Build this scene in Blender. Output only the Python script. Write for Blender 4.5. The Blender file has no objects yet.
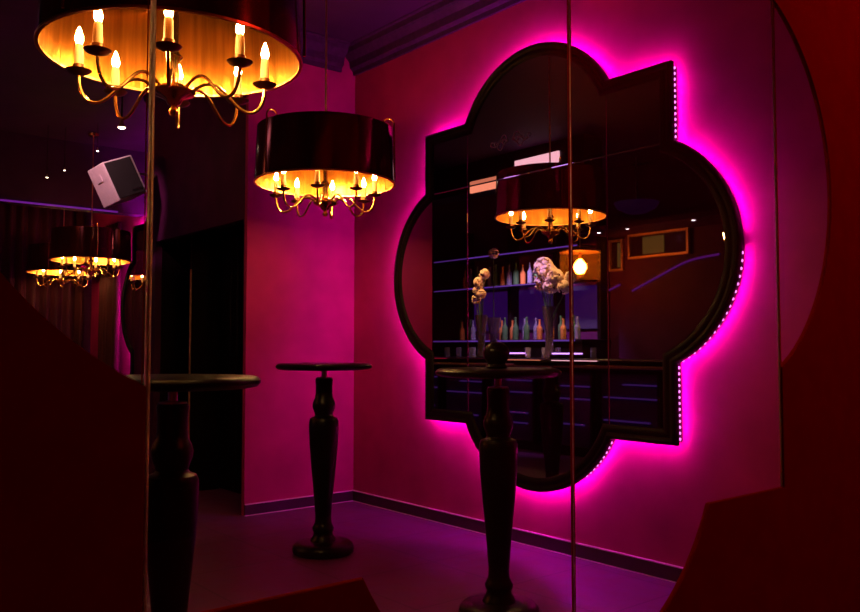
import bpy, bmesh, math, random
from mathutils import Vector, Matrix
random.seed(7)
PI = math.pi
C = bpy.context.scene.collection
sc = bpy.context.scene

# ------------------------------------------------------------------ materials
def newmat(name):
    m = bpy.data.materials.new(name); m.use_nodes = True
    nt = m.node_tree
    b = nt.nodes.get('Principled BSDF')
    return m, nt, b

def pmat(name, col, rough=0.5, metal=0.0, noise=0.0, scale=20.0, bump=0.0, coat=0.0, stretch=None, spec=None):
    m, nt, b = newmat(name)
    b.inputs['Base Color'].default_value = (*col, 1)
    b.inputs['Roughness'].default_value = rough
    b.inputs['Metallic'].default_value = metal
    b.inputs['Coat Weight'].default_value = coat
    b.inputs['Coat Roughness'].default_value = 0.08
    if spec is not None: b.inputs['Specular IOR Level'].default_value = spec
    tc = nt.nodes.new('ShaderNodeTexCoord')
    mp = nt.nodes.new('ShaderNodeMapping')
    if stretch: mp.inputs['Scale'].default_value = stretch
    nt.links.new(tc.outputs['Object'], mp.inputs['Vector'])
    nz = nt.nodes.new('ShaderNodeTexNoise'); nz.inputs['Scale'].default_value = scale
    nz.inputs['Detail'].default_value = 6
    nt.links.new(mp.outputs['Vector'], nz.inputs['Vector'])
    if noise > 0:
        cr = nt.nodes.new('ShaderNodeValToRGB')
        lo = [max(0, c * (1 - noise)) for c in col]; hi = [min(1, c * (1 + noise)) for c in col]
        cr.color_ramp.elements[0].position = .3; cr.color_ramp.elements[0].color = (*lo, 1)
        cr.color_ramp.elements[1].position = .7; cr.color_ramp.elements[1].color = (*hi, 1)
        nt.links.new(nz.outputs['Fac'], cr.inputs['Fac'])
        nt.links.new(cr.outputs['Color'], b.inputs['Base Color'])
    if bump > 0:
        bp = nt.nodes.new('ShaderNodeBump'); bp.inputs['Strength'].default_value = bump
        bp.inputs['Distance'].default_value = 0.01
        nt.links.new(nz.outputs['Fac'], bp.inputs['Height'])
        nt.links.new(bp.outputs['Normal'], b.inputs['Normal'])
    return m

def emat(name, col, strength):
    m, nt, b = newmat(name)
    b.inputs['Base Color'].default_value = (0.02, 0.02, 0.02, 1)
    b.inputs['Emission Color'].default_value = (*col, 1)
    b.inputs['Emission Strength'].default_value = strength
    return m

def glassmat(name, tint=(1, 1, 1)):
    m = bpy.data.materials.new(name); m.use_nodes = True
    nt = m.node_tree; nt.nodes.clear()
    out = nt.nodes.new('ShaderNodeOutputMaterial')
    mix = nt.nodes.new('ShaderNodeMixShader')
    tr = nt.nodes.new('ShaderNodeBsdfTransparent'); tr.inputs['Color'].default_value = (*tint, 1)
    gl = nt.nodes.new('ShaderNodeBsdfGlossy'); gl.inputs['Roughness'].default_value = 0.02
    lw = nt.nodes.new('ShaderNodeLayerWeight'); lw.inputs[0].default_value = .5
    pw = nt.nodes.new('ShaderNodeMath'); pw.operation = 'POWER'; pw.inputs[1].default_value = 5
    fr = nt.nodes.new('ShaderNodeMath'); fr.operation = 'MULTIPLY_ADD'; fr.inputs[1].default_value = .96; fr.inputs[2].default_value = .03
    nt.links.new(lw.outputs['Facing'], pw.inputs[0]); nt.links.new(pw.outputs[0], fr.inputs[0])
    nt.links.new(fr.outputs[0], mix.inputs[0]); nt.links.new(tr.outputs[0], mix.inputs[1])
    nt.links.new(gl.outputs[0], mix.inputs[2]); nt.links.new(mix.outputs[0], out.inputs['Surface'])
    return m

def tilemat():
    m, nt, b = newmat('floor_tiles')
    tc = nt.nodes.new('ShaderNodeTexCoord'); mp = nt.nodes.new('ShaderNodeMapping')
    mp.inputs['Scale'].default_value = (1, 1, 1)
    nt.links.new(tc.outputs['Object'], mp.inputs['Vector'])
    br = nt.nodes.new('ShaderNodeTexBrick')
    br.offset = 0.0
    br.inputs['Scale'].default_value = 1.0
    br.inputs['Brick Width'].default_value = 0.6; br.inputs['Row Height'].default_value = 0.6
    br.inputs['Mortar Size'].default_value = 0.004
    br.inputs['Color1'].default_value = (.26, .036, .21, 1); br.inputs['Color2'].default_value = (.22, .032, .18, 1)
    br.inputs['Mortar'].default_value = (.12, .02, .10, 1)
    nt.links.new(mp.outputs[0], br.inputs['Vector'])
    nz = nt.nodes.new('ShaderNodeTexNoise'); nz.inputs['Scale'].default_value = 9; nz.inputs['Detail'].default_value = 8
    nt.links.new(tc.outputs['Object'], nz.inputs['Vector'])
    mx = nt.nodes.new('ShaderNodeMix'); mx.data_type = 'RGBA'; mx.blend_type = 'MULTIPLY'; mx.inputs[0].default_value = .6
    nt.links.new(br.outputs['Color'], mx.inputs[6]); nt.links.new(nz.outputs['Color'], mx.inputs[7])
    nt.links.new(mx.outputs[2], b.inputs['Base Color'])
    mr = nt.nodes.new('ShaderNodeMapRange'); mr.inputs[3].default_value = .3; mr.inputs[4].default_value = .55
    nt.links.new(nz.outputs['Fac'], mr.inputs[0]); nt.links.new(mr.outputs[0], b.inputs['Roughness'])
    bp = nt.nodes.new('ShaderNodeBump'); bp.inputs['Strength'].default_value = .15; bp.inputs['Distance'].default_value = .01
    nt.links.new(nz.outputs['Fac'], bp.inputs['Height']); nt.links.new(bp.outputs[0], b.inputs['Normal'])
    return m

M = {}
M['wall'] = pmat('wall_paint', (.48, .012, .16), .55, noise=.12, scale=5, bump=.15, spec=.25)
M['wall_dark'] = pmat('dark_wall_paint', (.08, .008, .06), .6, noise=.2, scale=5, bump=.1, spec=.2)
M['partition'] = pmat('partition_paint', (.30, .004, .004), .9, noise=.08, scale=14, bump=.08, spec=.02)
M['ceiling'] = pmat('ceiling_paint', (.05, .009, .06), .7, noise=.15, scale=4, spec=.2)
M['cornice'] = pmat('cornice_paint', (.05, .009, .06), .6, noise=.3, scale=25, bump=.4, spec=.2)
M['base'] = pmat('baseboard_tile', (.055, .008, .04), .35, noise=.2, scale=8)
M['base_edge'] = pmat('baseboard_edge', (.80, .42, .66), .35, noise=.1, scale=30)
M['floor'] = tilemat()
M['black_wood'] = pmat('black_lacquer', (.008, .003, .004), .32, noise=.3, scale=6, spec=.2, stretch=(1, 1, .2))
M['frame'] = pmat('dark_frame_lacquer', (.006, .002, .004), .5, noise=.2, scale=10, spec=.10)
M['backing'] = pmat('mirror_backing', (.012, .006, .012), .6)
M['mirror'] = pmat('mirror_glass', (.72, .70, .72), .012, metal=1.0)
M['smoked'] = pmat('smoked_mirror_glass', (.42, .38, .38), .012, metal=1.0)
M['etch'] = pmat('etched_glass', (.9, .8, .75), .55, metal=1.0)
M['led'] = emat('led_tape', (1.0, .004, .86), 160)
M['bead'] = emat('led_bead_glow', (1.0, .30, .95), 1.8)
M['brass'] = pmat('brass_channel', (.85, .45, .26), .42, metal=1.0, noise=.25, scale=60, bump=.3, stretch=(1, 1, .3))
M['gold'] = pmat('gilded_metal', (.95, .50, .16), .22, metal=1.0, noise=.1, scale=30)
M['shade_in'] = pmat('shade_gold_lining', (.44, .17, .026), .30, metal=1.0, noise=.35, scale=12, bump=.35, stretch=(3, 3, .12))
M['shade_out'] = pmat('shade_dark_lacquer', (.22, .050, .045), .13, metal=.75, noise=.25, scale=4, stretch=(3, 3, .1))
M['shade_red'] = pmat('shade_rim_gold', (.9, .5, .18), .3, metal=1)
M['pan'] = pmat('bronze_drip_pan', (.20, .09, .04), .35, metal=1.0)
M['candle'] = pmat('ivory_candle_sleeve', (.95, .72, .36), .5, noise=.08, scale=30)
M['candle'].node_tree.nodes['Principled BSDF'].inputs['Subsurface Weight'].default_value = 0.0
M['bulb'] = emat('candle_bulb', (1.0, .54, .16), 430)
M['bulb_dim'] = emat('dimmed_candle_bulb', (1.0, .56, .17), 150)
M['glass'] = glassmat('clear_pane', (.96, .96, .96))
M['white_paint'] = pmat('speaker_case', (.72, .60, .66), .45, noise=.08, scale=20)
M['grille'] = pmat('speaker_mesh', (.020, .015, .017), .7, noise=.5, scale=260, bump=.5)
M['steel'] = pmat('steel', (.5, .5, .52), .3, metal=1)
M['curtain'] = pmat('red_velvet', (.07, .003, .010), .8, noise=.3, scale=6, stretch=(4, 4, .3))
M['downlight'] = emat('downlight_lens', (1, .88, .62), 12)
M['spot'] = emat('spot_lens', (1, .85, .95), 14)
M['purple'] = emat('purple_led', (.45, .03, .8), .30)
M['purple_bar'] = emat('violet_panel_light', (.17, .01, .55), .12)
M['shelf_line'] = emat('bar_shelf_light', (.30, .08, .85), .45)
M['violet_gloss'] = pmat('violet_gloss_panel', (.05, .01, .14), .25)
M['front_line'] = emat('bar_front_light', (.26, .06, .80), .20)
M['dish'] = emat('dish_glow', (.32, .015, .55), .03)
M['cove'] = emat('cove_lamp', (1.0, .50, .62), 2.6)
M['cove_warm'] = emat('cove_lamp_warm', (1.0, .28, .16), 1.5)
M['petal'] = pmat('white_petals', (.92, .80, .72), .6, noise=.1, scale=40)
M['stem'] = pmat('flower_stem', (.06, .16, .04), .5)
M['lamp_amber'] = emat('amber_lamp_bulb', (1.0, .60, .22), 130)
M['amber_glass'] = glassmat('amber_glass', (1.0, .62, .25))
_nt = M['amber_glass'].node_tree
_tl = _nt.nodes.new('ShaderNodeBsdfTranslucent'); _tl.inputs[0].default_value = (.9, .40, .08, 1)
_mx = _nt.nodes.new('ShaderNodeMixShader'); _mx.inputs[0].default_value = .012
_old = [n for n in _nt.nodes if n.type == 'MIX_SHADER' and n != _mx][0]
_out = [n for n in _nt.nodes if n.type == 'OUTPUT_MATERIAL'][0]
_nt.links.new(_old.outputs[0], _mx.inputs[1]); _nt.links.new(_tl.outputs[0], _mx.inputs[2]); _nt.links.new(_mx.outputs[0], _out.inputs['Surface'])
M['bottle_clear'] = pmat('clear_bottle_glass', (.75, .72, .85), .06, noise=.1, scale=12); M['bottle_clear'].node_tree.nodes['Principled BSDF'].inputs['Transmission Weight'].default_value = .8
M['glass_edge'] = pmat('glass_joint_edge', (.95, .72, .60), .42, noise=.25, scale=55, bump=.6); M['glass_edge'].node_tree.nodes['Principled BSDF'].inputs['Transmission Weight'].default_value = .85
M['vase_glass'] = pmat('vase_glass', (.55, .42, .50), .05); M['vase_glass'].node_tree.nodes['Principled BSDF'].inputs['Transmission Weight'].default_value = .92
M['bottle_green'] = pmat('green_bottle_glass', (.06, .14, .05), .06, noise=.1)
M['bottle_amber'] = pmat('amber_bottle_glass', (.45, .17, .04), .06, noise=.1)
M['screen'] = emat('gilded_picture', (.55, .28, .06), .22)
M['screen_off'] = pmat('dark_panel', (.03, .01, .015), .2)

# ------------------------------------------------------------------ helpers
def obj(name, bm, mat, parent=None, smooth=False):
    bmesh.ops.recalc_face_normals(bm, faces=bm.faces[:])
    me = bpy.data.meshes.new(name); bm.to_mesh(me); bm.free()
    for m in (mat if isinstance(mat, (list, tuple)) else [mat]):
        me.materials.append(m)
    if smooth:
        for p in me.polygons: p.use_smooth = True
        try: me.set_sharp_from_angle(angle=math.radians(40))
        except Exception: pass
    o = bpy.data.objects.new(name, me); C.objects.link(o)
    if parent: o.parent = parent
    return o

def tag(o, label=None, cat=None, group=None, kind=None):
    if label: o['label'] = label
    if cat: o['category'] = cat
    if group: o['group'] = group
    if kind: o['kind'] = kind
    return o

def thing(name, label, cat, loc=(0, 0, 0), rotz=0, group=None, kind=None):
    o = bpy.data.objects.new(name, None); C.objects.link(o)
    o.empty_display_size = .1
    o.location = loc; o.rotation_euler = (0, 0, rotz)
    return tag(o, label, cat, group, kind)

def struct(name, bm, mat, parent=None, smooth=False):
    o = obj(name, bm, mat, parent, smooth)
    if not parent: o['kind'] = 'structure'
    return o

def dup(root, loc, rotz, label, group=None):
    r = root.copy(); C.objects.link(r); r.location = loc; r.rotation_euler = (0, 0, rotz)
    r['label'] = label
    if group: r['group'] = group
    for ch in list(root.children):
        c = ch.copy(); C.objects.link(c); c.parent = r
        for g in list(ch.children):
            d = g.copy(); C.objects.link(d); d.parent = c
    return r

def box(bm, x0, x1, y0, y1, z0, z1, bevel=0.0):
    r = bmesh.ops.create_cube(bm, size=1)
    vs = r['verts']
    for v in vs:
        v.co = Vector((x0 + (v.co.x + .5) * (x1 - x0), y0 + (v.co.y + .5) * (y1 - y0), z0 + (v.co.z + .5) * (z1 - z0)))
    if bevel > 0:
        es = list({e for v in vs for e in v.link_edges})
        bmesh.ops.bevel(bm, geom=es, offset=bevel, segments=2, affect='EDGES', profile=.5)
    return bm

def B(*a, **k):
    return box(bmesh.new(), *a, **k)

def lathe(prof, n=32, cx=0, cy=0, bm=None, closed=False):
    bm = bm or bmesh.new()
    rings = []
    for r, z in prof:
        if r < 1e-5:
            rings.append([bm.verts.new((cx, cy, z))])
        else:
            rings.append([bm.verts.new((cx + r * math.cos(2 * PI * i / n), cy + r * math.sin(2 * PI * i / n), z)) for i in range(n)])
    if closed: rings.append(rings[0])
    for a, b in zip(rings, rings[1:]):
        for i in range(n):
            j = (i + 1) % n
            if len(a) == 1 and len(b) == 1: continue
            if len(a) == 1: bm.faces.new((a[0], b[j], b[i]))
            elif len(b) == 1: bm.faces.new((a[i], a[j], b[0]))
            else: bm.faces.new((a[i], a[j], b[j], b[i]))
    return bm

def tube(pts, r, n=8, bm=None, cap=True):
    bm = bm or bmesh.new()
    pts = [Vector(p) for p in pts]
    rings = []
    up = Vector((0, 0, 1))
    prev = None
    for i, p in enumerate(pts):
        t = (pts[min(i + 1, len(pts) - 1)] - pts[max(i - 1, 0)]).normalized()
        if prev is None:
            a = t.cross(up)
            if a.length < 1e-3: a = t.cross(Vector((1, 0, 0)))
        else:
            a = prev - t * prev.dot(t)
        a.normalize(); prev = a
        b = t.cross(a)
        rr = r[i] if isinstance(r, (list, tuple)) else r
        rings.append([bm.verts.new(p + (a * math.cos(2 * PI * k / n) + b * math.sin(2 * PI * k / n)) * rr) for k in range(n)])
    for A, Bq in zip(rings, rings[1:]):
        for k in range(n):
            bm.faces.new((A[k], A[(k + 1) % n], Bq[(k + 1) % n], Bq[k]))
    if cap:
        bm.faces.new(rings[0]); bm.faces.new(rings[-1])
    return bm

def bez(p0, p1, p2, p3, n=10):
    out = []
    for i in range(n + 1):
        t = i / n; s = 1 - t
        out.append(tuple(s**3 * a + 3 * s * s * t * b + 3 * s * t * t * c + t**3 * d for a, b, c, d in zip(p0, p1, p2, p3)))
    return out

# quatrefoil outline: a square of half side s with a round lobe on every side
LOBE_A, LOBE_R, SQ = .698, .637, .98
def chord(d=0.0): return math.sqrt((LOBE_R - d)**2 - (SQ - d - LOBE_A)**2)
def quatrefoil(d=0.0, n=40):
    s, R = SQ - d, LOBE_R - d
    c = chord(d); th = math.asin(c / R) if s >= LOBE_A else PI - math.asin(c / R)
    side = [(s, -s)]
    for i in range(n + 1):
        a = -th + 2 * th * i / n
        side.append((LOBE_A + R * math.cos(a), R * math.sin(a)))
    pts = []
    for k in range(4):
        ck, sk = [(1, 0), (0, 1), (-1, 0), (0, -1)][k]
        for x, y in side: pts.append((x * ck - y * sk, x * sk + y * ck))
    return pts

# ------------------------------------------------------------------ geometry of the place
XW = 3.70            # mirror wall
YB = 5.415            # wall at the back of the bay
XC = 2.765            # outer corner of that wall
YP = 1.26            # partition with the quatrefoil opening
YFAR = 11.9
XL = -1.6            # wall behind the bar
ZC = 3.57
MZ = 1.69            # centre height of the quatrefoils

# floor and ceiling
struct('floor', B(XL - .1, XW + .1, -2.5, YFAR + .1, -.1, 0), M['floor'])
struct('ceiling', B(XL - .1, XW + .1, -2.5, YFAR + .1, ZC, ZC + .1), M['ceiling'])
struct('wall_right', B(XW, XW + .12, -2.5, YFAR + .1, 0, ZC), M['wall'])
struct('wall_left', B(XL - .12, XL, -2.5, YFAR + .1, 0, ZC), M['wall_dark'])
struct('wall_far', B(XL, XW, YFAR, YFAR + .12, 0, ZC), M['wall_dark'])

# the projecting block: back wall of the bay + the dark side wall with its doorway
DY0, DY1, DH, DD = YB + .05, 7.15, 2.13, .42      # doorway in the left face of the block
struct('wall_back', B(XC, XW, YB, YB + .04, 0, ZC), M['wall'])
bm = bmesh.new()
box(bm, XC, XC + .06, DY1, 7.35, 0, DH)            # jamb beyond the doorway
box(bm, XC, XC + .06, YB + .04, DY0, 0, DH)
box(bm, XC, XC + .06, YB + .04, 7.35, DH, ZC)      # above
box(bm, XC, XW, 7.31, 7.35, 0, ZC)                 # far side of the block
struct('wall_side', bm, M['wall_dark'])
bm = bmesh.new()
box(bm, XC + DD, XC + DD + .05, DY0, DY1, 0, DH)
box(bm, XC + .06, XC + DD, DY0 - .01, DY0, 0, DH)
box(bm, XC + .06, XC + DD, DY1, DY1 + .01, 0, DH)
box(bm, XC + .06, XC + DD, DY0, DY1, DH, DH + .01)
struct('trim_1', bm, M['black_wood'])
# dark double door leaves at the back of the recess
dr = thing('door_1', None, None, (0, 0, 0), kind='structure')
for y0, y1 in ((DY0 + .02, (DY0 + DY1) / 2 - .006), ((DY0 + DY1) / 2 + .006, DY1 - .02)):
    bm = B(XC + DD - .045, XC + DD - .003, y0, y1, .005, DH - .02, bevel=.004)
    for z0, z1 in ((.15, .95), (1.05, 1.95)):
        box(bm, XC + DD - .055, XC + DD - .045, y0 + .1, y1 - .1, z0, z1, bevel=.004)
    obj('door_leaf', bm, M['black_wood'], dr)
ym = (DY0 + DY1) / 2
obj('divider_board', B(XC + .09, XC + DD - .06, 6.58, 6.61, .002, DH - .005, bevel=.003), M['black_wood'], dr)
obj('edge_strip', B(XC + .080, XC + .092, 6.576, 6.594, .35, 1.85, bevel=.002), M['brass'], dr)

# cornices
def cornice(name, a, b, nrm):
    bm = bmesh.new()
    prof = [(0, 3.37), (.02, 3.37), (.025, 3.40), (.05, 3.42), (.06, 3.47), (.11, 3.52), (.12, 3.555), (.14, 3.565), (.14, ZC), (0, ZC)]
    A = [bm.verts.new((a[0] + nrm[0] * o, a[1] + nrm[1] * o, z)) for o, z in prof]
    Bv = [bm.verts.new((b[0] + nrm[0] * o, b[1] + nrm[1] * o, z)) for o, z in prof]
    for i in range(len(prof) - 1): bm.faces.new((A[i], A[i + 1], Bv[i + 1], Bv[i]))
    bm.faces.new(A); bm.faces.new(Bv)
    return struct(name, bm, M['cornice'])
cornice('trim_2', (XW, YP + .03), (XW, YB - .001), (-1, 0))
cornice('trim_3', (XC - .14, YB), (XW - .141, YB), (0, -1))
cornice('trim_4', (XC, YB + .001), (XC, 7.35), (-1, 0))
# baseboards: dark tile skirting with a pale edge at top and bottom
def baseboard(name, x0, x1, y0, y1, f):
    bm = B(x0, x1, y0, y1, .006, .078)
    b = struct(name, bm, M['base'])
    e = bmesh.new()
    (X0, X1, Y0, Y1) = f
    box(e, X0, X1, Y0, Y1, 0, .006); box(e, X0, X1, Y0, Y1, .078, .084)
    obj('edge_strip', e, M['base_edge'], b)
baseboard('baseboard_right', XW - .014, XW, YP + .03, YB - .016, (XW - .016, XW, YP + .03, YB - .016))
baseboard('baseboard_back', XC, XW, YB - .014, YB, (XC, XW, YB - .016, YB))

# ------------------------------------------------------------------ partition with glazed quatrefoil opening
PX, PT = 1.456, .014
OZ = 1.71            # centre height of the opening
def opening(d=0.0):  # like the mirror, but its foot is cut a little shorter
    return [(a, b + .045 if b < -.6 else b) for a, b in quatrefoil(d)]
out = opening(0)
bm = bmesh.new()
loops = []
for y in (YP, YP + PT):
    inner = [bm.verts.new((PX + a, y, OZ + b)) for a, b in out]
    rect = [bm.verts.new(p) for p in ((XL, y, 0), (XW, y, 0), (XW, y, ZC), (XL, y, ZC))]
    ei = [bm.edges.new((inner[i], inner[(i + 1) % len(inner)])) for i in range(len(inner))]
    er = [bm.edges.new((rect[i], rect[(i + 1) % 4])) for i in range(4)]
    bmesh.ops.triangle_fill(bm, use_beauty=True, use_dissolve=False, edges=ei + er)
    loops.append((inner, rect))
# triangle_fill may also fill the opening: drop faces whose centre lies inside it
def inside(px, pz, d=0.0):
    if pz < -.56: pz -= .045
    s, R = SQ - d, LOBE_R - d
    if abs(px) < s and abs(pz) < s: return True
    return any((px - ax)**2 + (pz - az)**2 < R * R for ax, az in ((LOBE_A, 0), (-LOBE_A, 0), (0, LOBE_A), (0, -LOBE_A)))
bad = [f for f in bm.faces if inside(f.calc_center_median().x - PX, f.calc_center_median().z - OZ, .004)]
bmesh.ops.delete(bm, geom=bad, context='FACES_ONLY')
for k in (0, 1):
    a, b = loops[0][k], loops[1][k]
    for i in range(len(a)):
        j = (i + 1) % len(a)
        bm.faces.new((a[i], a[j], b[j], b[i]))
struct('wall_front', bm, M['partition'])

win = thing('window_1', None, None, (PX, YP + PT / 2, OZ), kind='structure')
q = opening(.002)
for lo, hi in ((-2, -SQ), (-SQ, .018), (.018, SQ), (SQ, 2)):
    bm = bmesh.new()
    vs = [bm.verts.new((a, -.003, b)) for a, b in q]
    bm.faces.new(vs)
    for xx, keep in ((lo + .004, 1), (hi - .004, -1)):
        g = bm.verts[:] + bm.edges[:] + bm.faces[:]
        bmesh.ops.bisect_plane(bm, geom=g, plane_co=(xx, 0, 0), plane_no=(1, 0, 0), clear_inner=keep > 0, clear_outer=keep < 0)
    r = bmesh.ops.extrude_face_region(bm, geom=bm.faces[:])
    for v in [e for e in r['geom'] if isinstance(e, bmesh.types.BMVert)]: v.co.y += .006
    bm.normal_update()
    for f in bm.faces: f.material_index = 0 if abs(f.normal.y) > .9 else 1
    obj('glass_pane', bm, [M['glass'], M['partition']], win)
tops = SQ + (LOBE_A + LOBE_R - SQ)
for xx, zz0, zz1, w, dd in ((-SQ + .004, -SQ + .045, SQ, .0048, .010), (.018, -tops + .045, tops, .0027, .0042), (SQ - .004, -SQ + .045, SQ, .0028, .0042)):
    obj('glass_joint', tube([(xx, 0, zz0 + .003), (xx, 0, zz1 - .003)], w, 12), M['glass_edge'], win, smooth=True)

# ------------------------------------------------------------------ quatrefoil mirror (local: x = along the wall, y = out of the wall, z up)
def ring_loft(loops_yd, closed_back=True):
    bm = bmesh.new()
    Ls = []
    for y, d in loops_yd:
        Ls.append([bm.verts.new((a, y, b)) for a, b in quatrefoil(d)])
    n = len(Ls[0])
    for A, Bq in zip(Ls, Ls[1:]):
        for i in range(n):
            j = (i + 1) % n
            bm.faces.new((A[i], A[j], Bq[j], Bq[i]))
    return bm, Ls

def make_mirror(label):
    t = thing('quatrefoil_mirror', label, 'mirror', (0, 0, 0))
    # moulded frame
    bm, Ls = ring_loft([(.046, .10), (.046, 0), (.074, 0), (.082, .006), (.084, .018), (.076, .03), (.074, .036), (.080, .046), (.080, .060), (.070, .076), (.060, .08)])
    obj('frame', bm, M['frame'], t, smooth=True)
    # backing box that stands the frame off the wall
    bm, Ls = ring_loft([(.001, .016), (.046, .016)])
    bm.faces.new(Ls[0]); bm.faces.new(Ls[1])
    obj('backing', bm, M['backing'], t)
    # glass: lobes, corners and centre as separate bevelled plates in one sheet
    bm = bmesh.new()
    bm.faces.new([bm.verts.new((a, .064, b)) for a, b in quatrefoil(.074)])
    c = chord(0) - .01
    for co, no in (((c, 0, 0), (1, 0, 0)), ((-c, 0, 0), (1, 0, 0)), ((0, 0, c), (0, 0, 1)), ((0, 0, -c), (0, 0, 1))):
        bmesh.ops.bisect_plane(bm, geom=bm.verts[:] + bm.edges[:] + bm.faces[:], plane_co=co, plane_no=no)
    bmesh.ops.split_edges(bm, edges=bm.edges[:])
    bmesh.ops.recalc_face_normals(bm, faces=bm.faces[:])
    bmesh.ops.inset_individual(bm, faces=bm.faces[:], thickness=.007, depth=0)
    for f in bm.faces:
        pass
    me = bpy.data.meshes.new('mirror_glass')
    # push every plate's inner face outwards a little to form its bevel
    big = sorted(bm.faces, key=lambda f: -len(f.verts))
    inner_faces = [f for f in bm.faces if f.calc_area() > .02]
    for f in inner_faces:
        for v in f.verts: v.co.y = .0655
    for f in bm.faces:
        cc = f.calc_center_median()
        f.material_index = 0 if abs(cc.x) < c and abs(cc.z) < c else 1  # all plates but the centre take the darker mirror glass
    o = obj('mirror_glass', bm, [M['mirror'], M['smoked']], t)
    # LED tape round the backing: two lengths that do not quite meet on the lobe
    pts = quatrefoil(.0145)
    nseg = len(pts)
    bm = bmesh.new()
    gap = 21    # index at the outermost point of the +x... lobe
    for i in range(nseg):
        if i in (gap, gap + 1): continue
        j = (i + 1) % nseg
        (a0, b0), (a1, b1) = pts[i], pts[j]
        bm.faces.new([bm.verts.new(p) for p in ((a0, .027, b0), (a1, .027, b1), (a1, .035, b1), (a0, .035, b0))])
    led = obj('led_strip', bm, M['led'], t)
    return t, led

mir, led = make_mirror('large quatrefoil mirror in black frame with magenta back-light behind the tall tables')
# local +x runs towards the camera end of the wall (world -y); local +y leaves the wall (world -x)
MY = 3.435
def place_mirror(o, yc):
    o.location = (XW, yc, MZ)
    o.rotation_euler = (0, 0, 0)
    o.rotation_euler[2] = -PI / 2
    o.scale = (1.018, 1, 1.008)
# with rotz = -90: local x -> world -y, local y -> world +x; so build y outwards as negative
for ch in mir.children:
    for v in ch.data.vertices: v.co.y = -v.co.y
    ch.data.flip_normals()
place_mirror(mir, MY)

# beads on the stretches of tape that show
bead_bm = bmesh.new()
bmesh.ops.create_icosphere(bead_bm, subdivisions=2, radius=.0075)
first_bead = None
def bead(x, z):
    global first_bead
    if first_bead is None:
        first_bead = obj('led_bead', bead_bm, M['bead'], led, smooth=True); o = first_bead
    else:
        o = first_bead.copy(); C.objects.link(o); o.parent = led
    o.location = (x, -.033, z)
c0 = chord(0)
xb = SQ - .006
for k in range(13): bead(xb, c0 + .02 + (SQ - c0 - .05) * k / 12)           # upper right edge
for k in range(13): bead(xb, -c0 - .02 - (SQ - c0 - .05) * k / 12)          # lower right edge
th0 = math.asin(c0 / LOBE_R)
for k in range(18):                                                          # lower half of the right lobe
    a = -.06 - (th0 - .10) * k / 17
    bead(LOBE_A + (LOBE_R - .006) * math.cos(a), (LOBE_R - .006) * math.sin(a))
for k in range(9):                                                           # right end of the bottom lobe
    a = -PI / 2 + th0 - .05 - .42 * k / 8
    bead((LOBE_R - .006) * math.cos(a), -LOBE_A + (LOBE_R - .006) * math.sin(a))

# etched flourish on the top plate
bm = bmesh.new()
for s in (-1, 1):
    for (r0, r1, zz) in ((.02, .17, .0), (.02, .12, .02), (.02, .12, -.02)):
        pts = []
        for i in range(13):
            u = i / 12
            pts.append((-.17 + s * (r0 + (r1 - r0) * u), -.0665, .79 + zz * math.sin(u * PI) * 1.8 + .018 * math.sin(u * 2 * PI)))
        tube(pts, [.0035 * (1 - .6 * i / 12) for i in range(13)], n=5, bm=bm)
    for k in range(4):
        cx = -.17 + s * (.05 + .035 * k)
        pts = [(cx + .016 * math.cos(a), -.0665, .79 + .016 * math.sin(a) * (1 if k % 2 else -1)) for a in [i * PI / 6 for i in range(9)]]
        tube(pts, .0025, n=5, bm=bm)
et = obj('etched_ornament', bm, M['etch'], mir)

# second mirror on the same wall in the next bay
mir2 = mir.copy(); C.objects.link(mir2)
mir2['label'] = 'distant quatrefoil mirror seen edge-on beyond the dark doorway wall'
for ch in list(mir.children):
    c2 = ch.copy(); C.objects.link(c2); c2.parent = mir2
place_mirror(mir2, 9.12)

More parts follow.
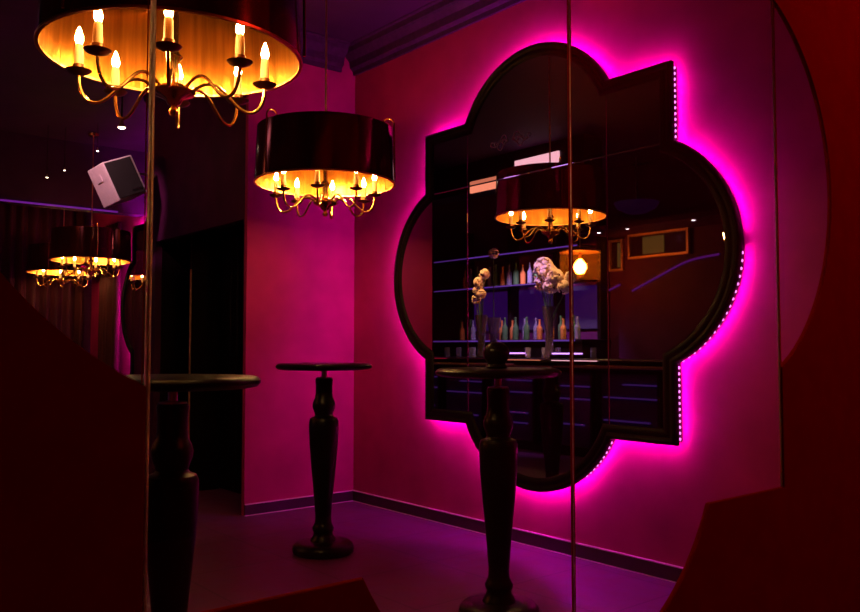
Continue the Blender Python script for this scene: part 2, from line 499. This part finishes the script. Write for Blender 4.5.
# ------------------------------------------------------------------ chandeliers
RS, HS = .418, .33
def make_chandelier(loc, rotz, label):
    t = thing('drum_chandelier', label, 'chandelier', loc, rotz, 'dark drum chandeliers with candle bulbs')
    n = 64
    # shade: outside skin and gold lining in one shell
    bm = lathe([(RS, 0), (RS * .965, HS), (RS * .955, HS), (RS - .006, 0), (RS, 0)], n)
    for f in bm.faces: f.material_index = 0
    bmesh.ops.recalc_face_normals(bm, faces=bm.faces[:])
    for f in bm.faces:
        cc = f.calc_center_median(); nn = f.normal
        if cc.xy.dot(nn.xy) < 0 or abs(nn.z) > .5: f.material_index = 1
    sh = obj('drum_shade', bm, [M['shade_out'], M['shade_in']], t, smooth=True)
    rim = bmesh.new()
    lathe([(RS + .003, 0), (RS + .003, .008), (RS - .009, .008), (RS - .009, 0), (RS + .003, 0)], n, bm=rim)
    obj('rim', rim, M['shade_red'], sh)
    # spider that carries the drum from the rod
    bm = bmesh.new()
    for k in range(3):
        a = math.radians(78) + k * 2 * PI / 3
        tube([(.012 * math.cos(a), .012 * math.sin(a), HS - .03), (RS * .957 * math.cos(a), RS * .957 * math.sin(a), HS - .03)], .004, 6, bm=bm)
    obj('spider', bm, M['brass'], t)
    # hub, finial
    obj('hub', lathe([(0, -.24), (.012, -.235), (.016, -.22), (.008, -.205), (.022, -.195), (.03, -.18), (.066, -.165), (.072, -.155), (.05, -.14), (.02, -.125),
                      (.016, -.06), (.03, -.04), (.014, -.02), (.012, HS - .05), (0, HS - .05)], 24), M['gold'], t, smooth=True).location.z = .045
    obj('rod', tube([(0, 0, HS), (0, 0, ZC - loc[2] - .03)], .006, 8), M['brass'], t)
    obj('ceiling_canopy', lathe([(0, ZC - loc[2] - .001), (.06, ZC - loc[2] - .001), (.055, ZC - loc[2] - .025), (.015, ZC - loc[2] - .04), (0, ZC - loc[2] - .04)], 20), M['gold'], t, smooth=True)
    RA = .295
    for k in range(8):
        a = k * PI / 4
        d = Vector((math.cos(a), math.sin(a), 0))
        def P(r, z): return (d.x * r, d.y * r, z)
        pts = bez(P(.05, -.155), P(.12, -.09), P(.15, -.13), P(.19, -.175), 8) + bez(P(.19, -.175), P(.24, -.235), P(RA, -.215), P(RA, -.118), 10)[1:]
        am = obj('arm', tube(pts, .0058, 8), M['gold'], t, smooth=True)
        am.location.z = .045
        cx, cy = d.x * RA, d.y * RA
        obj('drip_pan', lathe([(0, -.122), (.012, -.122), (.033, -.114), (.041, -.106), (.038, -.105), (.018, -.109), (.018, -.088), (0, -.088)], 18, cx, cy), M['pan'], am, smooth=True)
        obj('candle', lathe([(.0135, -.108), (.0145, -.07), (.0135, -.032), (.011, -.020), (0, -.020)], 12, cx, cy), M['candle'], am, smooth=True)
        obj('flame_bulb', lathe([(0, -.020), (.009, -.018), (.0135, -.006), (.012, .008), (.006, .026), (.002, .036), (0, .038)], 10, cx, cy), M['bulb'], am, smooth=True)
    # three hooked rods over the top rim
    for k in range(3):
        a = math.radians(78) + k * 2 * PI / 3
        d = Vector((math.cos(a), math.sin(a), 0))
        def P(r, z): return (d.x * r, d.y * r, z)
        ro = RS + .012
        pts = [P(ro, .015), P(ro - .004, HS + .01)]
        for i in range(1, 9):
            u = PI * i / 8
            pts.append(P(ro - .004 - .035 + .035 * math.cos(u), HS + .01 + .035 * math.sin(u)))
        pts.append(P(ro - .074, HS - .005))
        obj('hook', tube(pts, .005, 8), M['gold'], t, smooth=True)
    return t

CH1, CH2 = (1.066, 2.62), (2.641, 4.175)
ZR = 2.182
to_cam = lambda p: math.atan2(-p[1], -p[0])
ch = make_chandelier((CH1[0], CH1[1], ZR - .028), to_cam(CH1) - .06, 'large drum chandelier overhead with glowing gold lining, nearest the brass-edged glass')
dup(ch, (CH2[0], CH2[1], ZR - .012), to_cam(CH2) - .15, 'black drum chandelier hanging in front of the magenta wall beside the mirror')
def far_chandelier(loc, rz, label):
    r = dup(ch, loc, rz, label)
    for arm in r.children:
        for g in arm.children:
            if g.name.startswith('flame_bulb'):
                g.data = g.data.copy(); g.data.materials[0] = M['bulb_dim']
far_chandelier((2.89, 9.33, 2.14), 1.1, 'small distant drum chandelier below the tilted loudspeaker, right one of the far pair')
far_chandelier((3.05, 10.95, 2.13), .6, 'small distant drum chandelier by the red curtain, left one of the far pair')

# ------------------------------------------------------------------ tall tables
def make_table(loc, label):
    t = thing('pedestal_table', label, 'table', loc, 0, 'tall black pedestal tables')
    obj('tabletop', lathe([(0, 1.066), (.255, 1.066), (.272, 1.070), (.283, 1.080), (.283, 1.090), (.274, 1.100), (.258, 1.104), (0, 1.104)], 64), M['black_wood'], t, smooth=True)
    obj('stem', lathe([(0, 1.015), (.046, 1.015), (.046, 1.02), (.016, 1.024), (.016, 1.06), (.06, 1.062), (.06, 1.066), (0, 1.066)], 24), M['steel'], t, smooth=True)
    prof = [(0, .07), (.075, .07), (.07, .085), (.058, .10), (.055, .118), (.062, .13), (.064, .145), (.056, .16), (.049, .175), (.047, .21), (.053, .30), (.062, .40),
            (.074, .52), (.083, .63), (.087, .72), (.086, .765), (.079, .782), (.058, .79), (.052, .80), (.056, .815), (.066, .84), (.068, .86), (.062, .882), (.052, .90),
            (.049, .93), (.049, .97), (.052, 1.005), (.048, 1.015), (0, 1.015)]
    obj('pedestal', lathe(prof, 40), M['black_wood'], t, smooth=True)
    obj('base', lathe([(0, 0), (.165, 0), (.176, .008), (.18, .025), (.176, .045), (.16, .06), (.12, .066), (.085, .07), (0, .07)], 48), M['black_wood'], t, smooth=True)
    return t
tb = make_table((CH2[0], CH2[1], 0), 'tall round black pedestal table by the magenta wall, standing clear of the mirror')
T3 = (2.625, 2.69)
dup(tb, (T3[0], T3[1], 0), 0, 'tall round black pedestal table standing before the large mirror')
dup(tb, (1.085, 2.635, 0), 0, 'tall black pedestal table partly hidden by the dark red partition, below the overhead chandelier')
tag(obj('dome_ornament', lathe([(0, 0), (.045, 0), (.05, .008), (.04, .02), (.045, .03), (.058, .05), (.060, .072), (.052, .095), (.034, .112), (.012, .119), (0, .12)], 28), M['black_wood'], smooth=True),
    'small round black dome standing on the table before the mirror', 'ornament').location = (T3[0] - .01, T3[1], 1.104)

# ------------------------------------------------------------------ next bay: soffit, light line, curtain, loudspeaker, downlights
struct('trim_5', B(1.3, XW, 9.90, 10.1, 2.80, ZC), M['ceiling'])
tag(obj('light_line', B(1.3, 3.36, 9.885, 9.90, 2.795, 2.815), M['purple']), 'thin purple light line along the bottom of the dark soffit beyond', 'light strip')

def curtain(name, x0, x1, y, z0, z1, label, folds, amp):
    bm = bmesh.new()
    n = folds * 10
    rows = 6
    g = []
    for r in range(rows + 1):
        z = z0 + (z1 - z0) * r / rows
        row = []
        for i in range(n + 1):
            u = i / n
            ph = u * folds * 2 * PI
            row.append(bm.verts.new((x0 + (x1 - x0) * u, y + amp * math.sin(ph + .5 * math.sin(ph * .37)) * (1 - .25 * r / rows), z)))
        g.append(row)
    for r in range(rows):
        for i in range(n): bm.faces.new((g[r][i], g[r][i + 1], g[r + 1][i + 1], g[r + 1][i]))
    o = obj(name, bm, M['curtain'], smooth=True)
    md = o.modifiers.new('thick', 'SOLIDIFY'); md.thickness = .012
    return tag(o, label, 'curtain')
curtain('curtain', 1.9, 3.55, YFAR - .12, .02, 3.2, 'dark red velvet curtain in folds across the far wall', 11, .05)

c2 = curtain('curtain', 0.05, .80, .0, .02, 2.79, 'dark red velvet curtain along the wall beside the distant quatrefoil mirror', 7, .04)
c2.location = (XW - .07, 10.50, 0); c2.rotation_euler[2] = PI / 2
tag(obj('wall_light', B(XW - .035, XW - .002, 11.34, 11.40, 1.15, 2.10, bevel=.004), M['purple']), 'upright violet wall light between the two red curtains below the far chandeliers', 'wall light')  # light spill on the wall, put in as a glowing strip
# loudspeaker
SPK = dict(loc=(2.391, 7.059, 2.604), rot=(-.132, -.412, .176), dim=(.284, .276, .338))
def make_speaker():
    t = thing('loudspeaker', 'tilted white loudspeaker with dark grille hung high on the wall beside the doorway', 'loudspeaker', SPK['loc'])
    t.rotation_mode = 'XYZ'
    w, dp, h = SPK['dim']
    t.rotation_euler = SPK['rot']
    obj('cabinet', B(-w / 2, w / 2, -dp / 2, dp / 2, -h / 2, h / 2, bevel=.008), M['white_paint'], t)
    obj('grille', B(-w / 2 + .014, w / 2 - .022, -dp / 2 - .006, -dp / 2 + .001, -h / 2 + .016, h / 2 - .012, bevel=.003), M['grille'], t)
    obj('nameplate', B(w * .05, w * .38, -dp / 2 - .009, -dp / 2 - .006, -h / 2 + .045, -h / 2 + .06), M['steel'], t)
    obj('side_handle', B(-w / 2 - .008, -w / 2, -.04, .05, .03, .09, bevel=.003), M['white_paint'], t)
    return t
spk = make_speaker()
tag(obj('speaker_bracket', tube([(XC - .002, 7.18, 2.72), (XC - .15, 7.17, 2.72), (2.50, 7.14, 2.69)], .014, 8), M['steel']), 'short steel arm holding the tilted loudspeaker to the wall', 'bracket')

def downlight(x, y, z, r, label, mat, group):
    t = thing('downlight', label, 'downlight', (x, y, z), 0, group)
    obj('trim_ring', lathe([(r * 1.3, 0), (r * 1.3, -.012), (r, -.016), (r, 0), (r * 1.3, 0)], 24), M['steel'], t, smooth=True)
    obj('lens', lathe([(0, -.02), (r * .7, -.017), (r, -.008), (r, -.002), (0, -.002)], 24), mat, t, smooth=True)
    return t

def spotlight(x, y, z, r, label):
    t = thing('pendant_spotlight', label, 'spotlight', (x, y, z))
    obj('stem', tube([(0, 0, ZC - z), (0, 0, r * 2.6)], r * .22), M['black_wood'], t)
    obj('lamp_head', lathe([(0, r * 2.8), (r * .35, r * 2.7), (r * .5, r * 1.2), (r * 1.05, r * .3), (r * 1.1, 0), (r, 0), (r * .9, r * .3), (0, r * .5)], 20), M['brass'], t, smooth=True)
    obj('lens', lathe([(0, -r * .45), (r * .6, -r * .32), (r * .95, 0), (r * .85, r * .25), (0, r * .3)], 20), M['downlight'], t, smooth=True)
spotlight(2.25, 6.57, 2.945, .030, 'bright round spotlight hanging under the overhead chandelier, above the loudspeaker')
spotlight(2.80, 8.90, 3.27, .014, 'small white spotlight under the dark ceiling just left of the loudspeaker')  # canopy glint, put in as a glowing pendant
spotlight(2.585, 9.30, 3.10, .012, 'small spotlight under the dark ceiling, second from the loudspeaker')  # glint of the other canopy, also put in as a glowing pendant
spotlight(2.41, 9.30, 3.0, .013, 'faintest small spotlight under the dark ceiling, farthest from the loudspeaker')

# ------------------------------------------------------------------ the bar opposite the mirror (seen only in the mirror)
bar = thing('bar_counter', 'long black bar counter with violet lit shelf front, reflected in the mirror', 'bar counter', (0, 0, 0))
BY0, BY1 = 4.75, 9.6
obj('worktop', B(-.38, .30, BY0, BY1, 1.02, 1.065, bevel=.008), M['black_wood'], bar)
obj('body', B(-.33, .19, BY0 + .04, BY1 - .04, 0, 1.02), M['black_wood'], bar)
for i, (y0, y1) in enumerate(((4.9, 5.7), (5.75, 6.55), (6.6, 7.4), (7.45, 8.25), (8.3, 9.1))):
    bm = bmesh.new()
    box(bm, .19, .25, y0, y0 + .03, .08, .95); box(bm, .19, .25, y1 - .03, y1, .08, .95)
    box(bm, .19, .25, y0, y1, .92, .95); box(bm, .19, .25, y0, y1, .08, .11)
    fp = obj('front_panel', bm, M['frame'], bar)
    obj('panel_face', B(.19, .196, y0 + .03, y1 - .03, .11, .92), M['violet_gloss'], fp)
    for z in ((.80, .66, .42, .30), (.76, .62, .34))[i % 2]:
        obj('light_strip', B(.196, .232, y0 + .05 + .1 * (z < .5), y1 - .08 - .25 * (z > .7), z, z + .016), M['front_line'], fp)
obj('rail', tube([(.33, BY0, .99), (.33, BY1, .99)], .018, 10), M['brass'], bar, smooth=True)

SY0, SY1 = 6.95, 10.0
bb = thing('back_bar_cabinet', 'long black cabinet behind the bar carrying the lower bottle row, seen in the mirror', 'cabinet', (0, 0, 0))
obj('cabinet_body', B(-1.58, -1.02, SY0, SY1, 0, 1.26), M['black_wood'], bb)
obj('cabinet_top', B(-1.59, -1.0, SY0 - .02, SY1 + .02, 1.26, 1.30, bevel=.006), M['frame'], bb)
obj('shelf_light', B(-1.0, -.985, SY0 + .1, SY1 - .1, 1.275, 1.295), M['shelf_line'], bb)
pn = thing('lit_wall_panel', 'violet lit panelling between dark posts on the wall behind the bar, seen in the mirror', 'panelling', (0, 0, 0))
for y in (6.95, 7.72, 8.62, 9.6):
    obj('post', B(-1.59, -1.40, y, y + .06, 1.302, 3.0, bevel=.005), M['black_wood'], pn)
for y0, y1 in ((7.03, 7.70), (7.80, 8.60), (8.70, 9.58)):
    obj('violet_panel', B(-1.59, -1.56, y0, y1, 1.45, 2.04), M['purple_bar'], pn)
for z, lab in ((2.06, 'black bottle shelf with violet edge light above the bar cabinet, lower of the two'), (2.52, 'black shelf with violet edge light above the bar, upper of the two')):
    sh = thing('wall_shelf', lab, 'shelf', (0, 0, z))
    obj('board', B(-1.39, -1.06, SY0 + .06, SY1, 0, .022, bevel=.003), M['black_wood'], sh)
    obj('shelf_light', B(-1.06, -1.045, SY0 + .1, SY1 - .05, 0, .016), M['shelf_line'], sh)

# bottles and glasses
def bottle_mesh(r, h, n=14):
    return lathe([(0, 0), (r * .95, 0), (r, .01), (r, h * .52), (r * .92, h * .60), (r * .42, h * .70), (r * .34, h * .80), (r * .34, h * .93), (r * .42, h * .935), (r * .42, h), (0, h)], n)
protos = {}
def bottle(x, y, z, mat, r, h, label, group):
    key = (mat, r, h)
    if key not in protos:
        o = obj('bottle', bottle_mesh(r, h), M[mat], smooth=True); protos[key] = o
    else:
        o = protos[key].copy(); C.objects.link(o)
    o.location = (x, y, z)
    return tag(o, label, 'bottle', group)
kinds = [('bottle_clear', .038, .30, 'clear'), ('bottle_green', .042, .32, 'dark green'), ('bottle_amber', .040, .28, 'amber')]
for i in range(22):
    m, r, h, nm = kinds[(i * 7 + i // 3) % 3]
    bottle(-1.10 - .06 * (i % 2), 7.09 + i * .112 + .01 * (i % 3), 1.30, m, r, h, nm + ' bottle in the lower row behind the bar, seen in the mirror', nm + ' bottles on the back bar cabinet')
for i in range(12):
    m, r, h, nm = kinds[(i * 5 + 1) % 3]
    bottle(-1.16, 7.86 + i * .135, 2.082, m, r, h, nm + ' bottle on the high violet shelf behind the bar, seen in the mirror', nm + ' bottles on the high shelf')
gp = None
for i in (0, 3, 4, 5, 8, 11, 12, 13, 14, 15):
    if gp is None:
        gp = obj('drinking_glass', lathe([(0, 0), (.032, 0), (.034, .006), (.036, .13), (.033, .13), (.031, .012), (0, .012)], 14), M['bottle_clear'], smooth=True); o = gp
    else:
        o = gp.copy(); C.objects.link(o)
    o.location = (-.24 + .08 * (i % 3), 6.13 + .17 * i + .03 * (i % 2), 1.065)
    tag(o, 'small clear glass standing on the bar counter, seen in the mirror', 'glass', 'clear glasses on the bar counter')
trays = ((-.12, 6.42, .34, 'violet lit bar tray under the large white flowers'), (-.10, 7.25, .26, 'violet lit bar tray midway along the reflected bar'))
for x, y, w, lab in trays:
    t = thing('bar_tray', lab, 'tray', (x, y, 1.065))
    obj('tray_body', B(-.12, .12, -w / 2, w / 2, 0, .05, bevel=.01), M['frame'], t)
    obj('light_top', B(-.10, .10, -w / 2 + .02, w / 2 - .02, .05, .066, bevel=.004), emat('tray_light', (.70, .28, 1.0), 3.0), t)

# flowers in tall vases
def blossom_mesh(r, seed):
    rd = random.Random(seed)
    bm = bmesh.new()
    for k in range(48):
        d = Vector((rd.gauss(0, 1), rd.gauss(0, 1), rd.gauss(0, 1))).normalized()
        bmesh.ops.create_icosphere(bm, subdivisions=1, radius=r * .30, matrix=Matrix.Translation(d * r * .80) @ d.to_track_quat('Z', 'Y').to_matrix().to_4x4() @ Matrix.Diagonal((1, 1, .45, 1)))
    return bm
def flowers(x, y, label, vase_h, blossoms):
    t = thing('flower_vase', label, 'flowers', (x, y, 1.065))
    obj('vase', lathe([(0, 0), (.07, 0), (.075, .01), (.05, .05), (.045, vase_h * .5), (.075, vase_h * .85), (.085, vase_h), (.078, vase_h), (.04, vase_h * .5), (0, .04)], 24), M['vase_glass'], t, smooth=True)
    for i, (bx, by, bz, r) in enumerate(blossoms):
        st = obj('stem', tube(bez((0, 0, vase_h * .4), (bx * .2, by * .2, vase_h), (bx * .8, by * .8, bz - .2), (bx, by, bz - r * .5), 8), .006, 6), M['stem'], t, smooth=True)
        b = obj('blossom', blossom_mesh(r, i + int(y * 10)), M['petal'], st)
        b.location = (bx, by, bz)
flowers(-.10, 6.68, 'large bunch of white flowers in a tall vase on the bar, below the reflected chandelier', .62,
        [(0, .08, 1.10, .13), (.02, -.02, 1.02, .12), (-.05, .17, 1.02, .11), (.04, -.14, .96, .11), (0, -.24, .84, .10), (.05, -.08, .86, .11), (-.02, .14, .90, .10), (-.04, -.30, .95, .08)])
flowers(-.10, 7.86, 'small bunch of white flowers in a bar vase, left in the mirror', .55,
        [(0, -.06, 1.08, .08), (.02, .02, .98, .08), (0, .06, .88, .08), (.03, -.04, .82, .07), (.0, .1, .76, .07)])
flowers(.12, 7.40, 'single flower on a tall stem between the two white flower bunches', .5, [(0, 0, 1.30, .075)])

# amber lantern above the bar
t = thing('pendant_lantern', 'glowing amber glass lantern hanging beside the white flowers, seen in the mirror', 'lantern', (-.72, 6.72, 2.02))
obj('glass_drum', lathe([(.25, 0), (.25, .36), (.244, .36), (.244, 0), (.25, 0)], 40), M['amber_glass'], t, smooth=True)
obj('top_plate', lathe([(0, .36), (.255, .36), (.255, .375), (0, .375), (0, .36)], 40), M['brass'], t)
obj('rod', tube([(0, 0, .37), (0, 0, ZC - 2.02)], .007), M['brass'], t)
obj('socket', lathe([(0, .36), (.02, .36), (.02, .28), (0, .28)], 16), M['brass'], t)
obj('bulb', lathe([(0, .28), (.022, .275), (.075, .21), (.082, .16), (.05, .10), (0, .085)], 20), M['lamp_amber'], t, smooth=True)

# cove lamps over the bar
struct('trim_6', B(-.15, .17, 5.9, 8.6, 3.18, ZC), M['black_wood'])
tag(obj('cove_light', B(.17, .20, 6.25, 6.95, 3.27, 3.44, bevel=.008), M['cove']), 'bright pink white cove lamp above the reflected red chandelier', 'cove light')
tag(obj('cove_light', B(.17, .20, 7.15, 7.75, 3.16, 3.31, bevel=.008), M['cove_warm']), 'orange pink cove lamp at the left end over the reflected bar', 'cove light')

# pictures, curved light line, made-up glow dish and spots at the right of the reflection
def picture(y0, y1, z0, z1, label, lit):
    t = thing('framed_panel', label, 'picture', (XL, 0, 0))
    bm = bmesh.new()
    box(bm, 0, .05, y0, y1, z0, z0 + .03); box(bm, 0, .05, y0, y1, z1 - .03, z1)
    box(bm, 0, .05, y0, y0 + .03, z0 + .03, z1 - .03); box(bm, 0, .05, y1 - .03, y1, z0 + .03, z1 - .03)
    obj('frame', bm, M['brass'], t)
    obj('picture_face', B(.005, .02, y0 + .03, y1 - .03, z0 + .03, z1 - .03), M['screen_off'], t)
    a, b = lit
    obj('lit_picture', B(.02, .03, a, b, z0 + .05, z1 - .05), M['screen'], t)  # golden brightness put in as emission
picture(5.72, 6.62, 2.34, 2.66, 'wide framed panel with a gilded centre on the dark wall, seen right in the mirror', (6.08, 6.40))
picture(6.70, 6.93, 2.20, 2.62, 'narrow framed panel beside the wide one, seen in the mirror', (6.73, 6.80))
def curve_light(pts, label):
    p = [Vector(q) for q in pts]
    sm = []
    for i in range(len(p) - 1):
        p0, p1, p2, p3 = p[max(i - 1, 0)], p[i], p[i + 1], p[min(i + 2, len(p) - 1)]
        for k in range(8):
            u = k / 8
            sm.append(.5 * ((2 * p1) + (-p0 + p2) * u + (2 * p0 - 5 * p1 + 4 * p2 - p3) * u * u + (-p0 + 3 * p1 - 3 * p2 + p3) * u**3))
    sm.append(p[-1])
    tag(obj('curved_light', tube(sm, .014, 8), M['purple'], smooth=True), label, 'light strip')
curve_light([(-1.588, 6.58, 1.93), (-1.588, 6.18, 2.09), (-1.588, 5.75, 2.25), (-1.588, 5.33, 2.30)], 'long curved violet light line under the framed panels, seen in the mirror')
curve_light([(-1.588, 7.20, 1.87), (-1.588, 6.78, 2.02)], 'short violet light line sloping up beside the reflected brass line')
t = thing('dish_lamp', 'violet glowing dish lamp hung high by the dark wall, seen right in the mirror', 'lamp', (-1.25, 6.25, 2.86))  # made-up dish whose glow stands for a purple-lit patch
obj('dish', lathe([(0, 0), (.12, .01), (.24, .07), (.28, .14), (.27, .145), (.22, .09), (.1, .03), (0, .02)], 32), M['dish'], t, smooth=True)
obj('rod', tube([(0, 0, .015), (0, 0, ZC - 2.86)], .008), M['steel'], t)
struct('trim_7', B(XL, -.95, 4.6, 6.93, 2.66, 2.72), M['wall_dark'])
downlight(-1.02, 6.66, 2.66, .022, 'small white downlight left of its two neighbours over the framed panels, seen in the mirror', M['spot'], None)
downlight(-1.02, 6.22, 2.66, .022, 'small white downlight between its two neighbours over the framed panels, seen in the mirror', M['spot'], None)
downlight(-1.02, 5.30, 2.66, .026, 'small white downlight right of its two neighbours over the framed panels, seen in the mirror', M['spot'], None)

# ------------------------------------------------------------------ lights
def area(name, loc, target, size, col, power):
    l = bpy.data.lights.new(name, 'AREA'); l.shape = 'DISK'; l.size = size; l.color = col; l.energy = power
    o = bpy.data.objects.new(name, l); C.objects.link(o); o.location = loc
    o.rotation_euler = (Vector(target) - Vector(loc)).to_track_quat('-Z', 'Y').to_euler()
def spot(name, loc, target, col, power, ang):
    l = bpy.data.lights.new(name, 'SPOT'); l.energy = power; l.color = col; l.spot_size = math.radians(ang); l.spot_blend = .5; l.shadow_soft_size = .04
    o = bpy.data.objects.new(name, l); C.objects.link(o); o.location = loc
    o.rotation_euler = (Vector(target) - Vector(loc)).to_track_quat('-Z', 'Y').to_euler()
spot('spotlight_beam', (1.62, 6.45, 3.1), (2.36, 7.06, 2.60), (1, .46, .52), 60, 34)  # unseen lamp added to brighten the loudspeaker
spot('bar_spotlight', (.42, 6.5, 3.3), (-.1, 6.7, 2.0), (1, .44, .13), 520, 30)  # unseen warm lamp added to light the front of the large flowers
spot('bar_spotlight', (.42, 7.9, 3.3), (-.1, 7.86, 2.0), (1, .42, .12), 260, 22)  # the same added fill for the small bunch
spot('back_bar_spotlight', (-.5, 7.6, 2.6), (-1.1, 7.9, 1.4), (.66, .38, 1), 230, 90)  # unseen violet lamp added to brighten the bottle rows
spot('counter_spotlight', (.30, 6.9, 2.9), (-.1, 6.9, 1.1), (.66, .30, 1), 130, 50)  # unseen violet lamp added to brighten the things on the counter
area('red_room_lamp', (3.4, -.5, 3.5), (2.6, 1.3, .9), .25, (1, .04, .025), 14)  # unseen red lamp added to light the partition's near face

w = bpy.data.worlds.new('dim'); sc.world = w; w.use_nodes = True
w.node_tree.nodes['Background'].inputs[0].default_value = (.02, .002, .006, 1)
w.node_tree.nodes['Background'].inputs[1].default_value = .05

# ------------------------------------------------------------------ camera
cd = bpy.data.cameras.new('camera'); cam = bpy.data.objects.new('camera', cd); C.objects.link(cam)
F_PX = 826.0
cd.sensor_width = 36; cd.lens = F_PX / 860 * 36
cam.location = (0, 0, 1.2)
yaw, pitch = math.radians(39.6), math.atan(41 / F_PX)
cam.rotation_euler = (PI / 2 + pitch, 0, -yaw)
cd.clip_start = .02
sc.camera = cam

sc.view_settings.view_transform = 'Standard'
sc.view_settings.look = 'None'
sc.view_settings.gamma = 1
sc.view_settings.use_curve_mapping = False
sc.view_settings.exposure = 0.0
sc.cycles.max_bounces = 8
sc.cycles.sample_clamp_indirect = 4.0
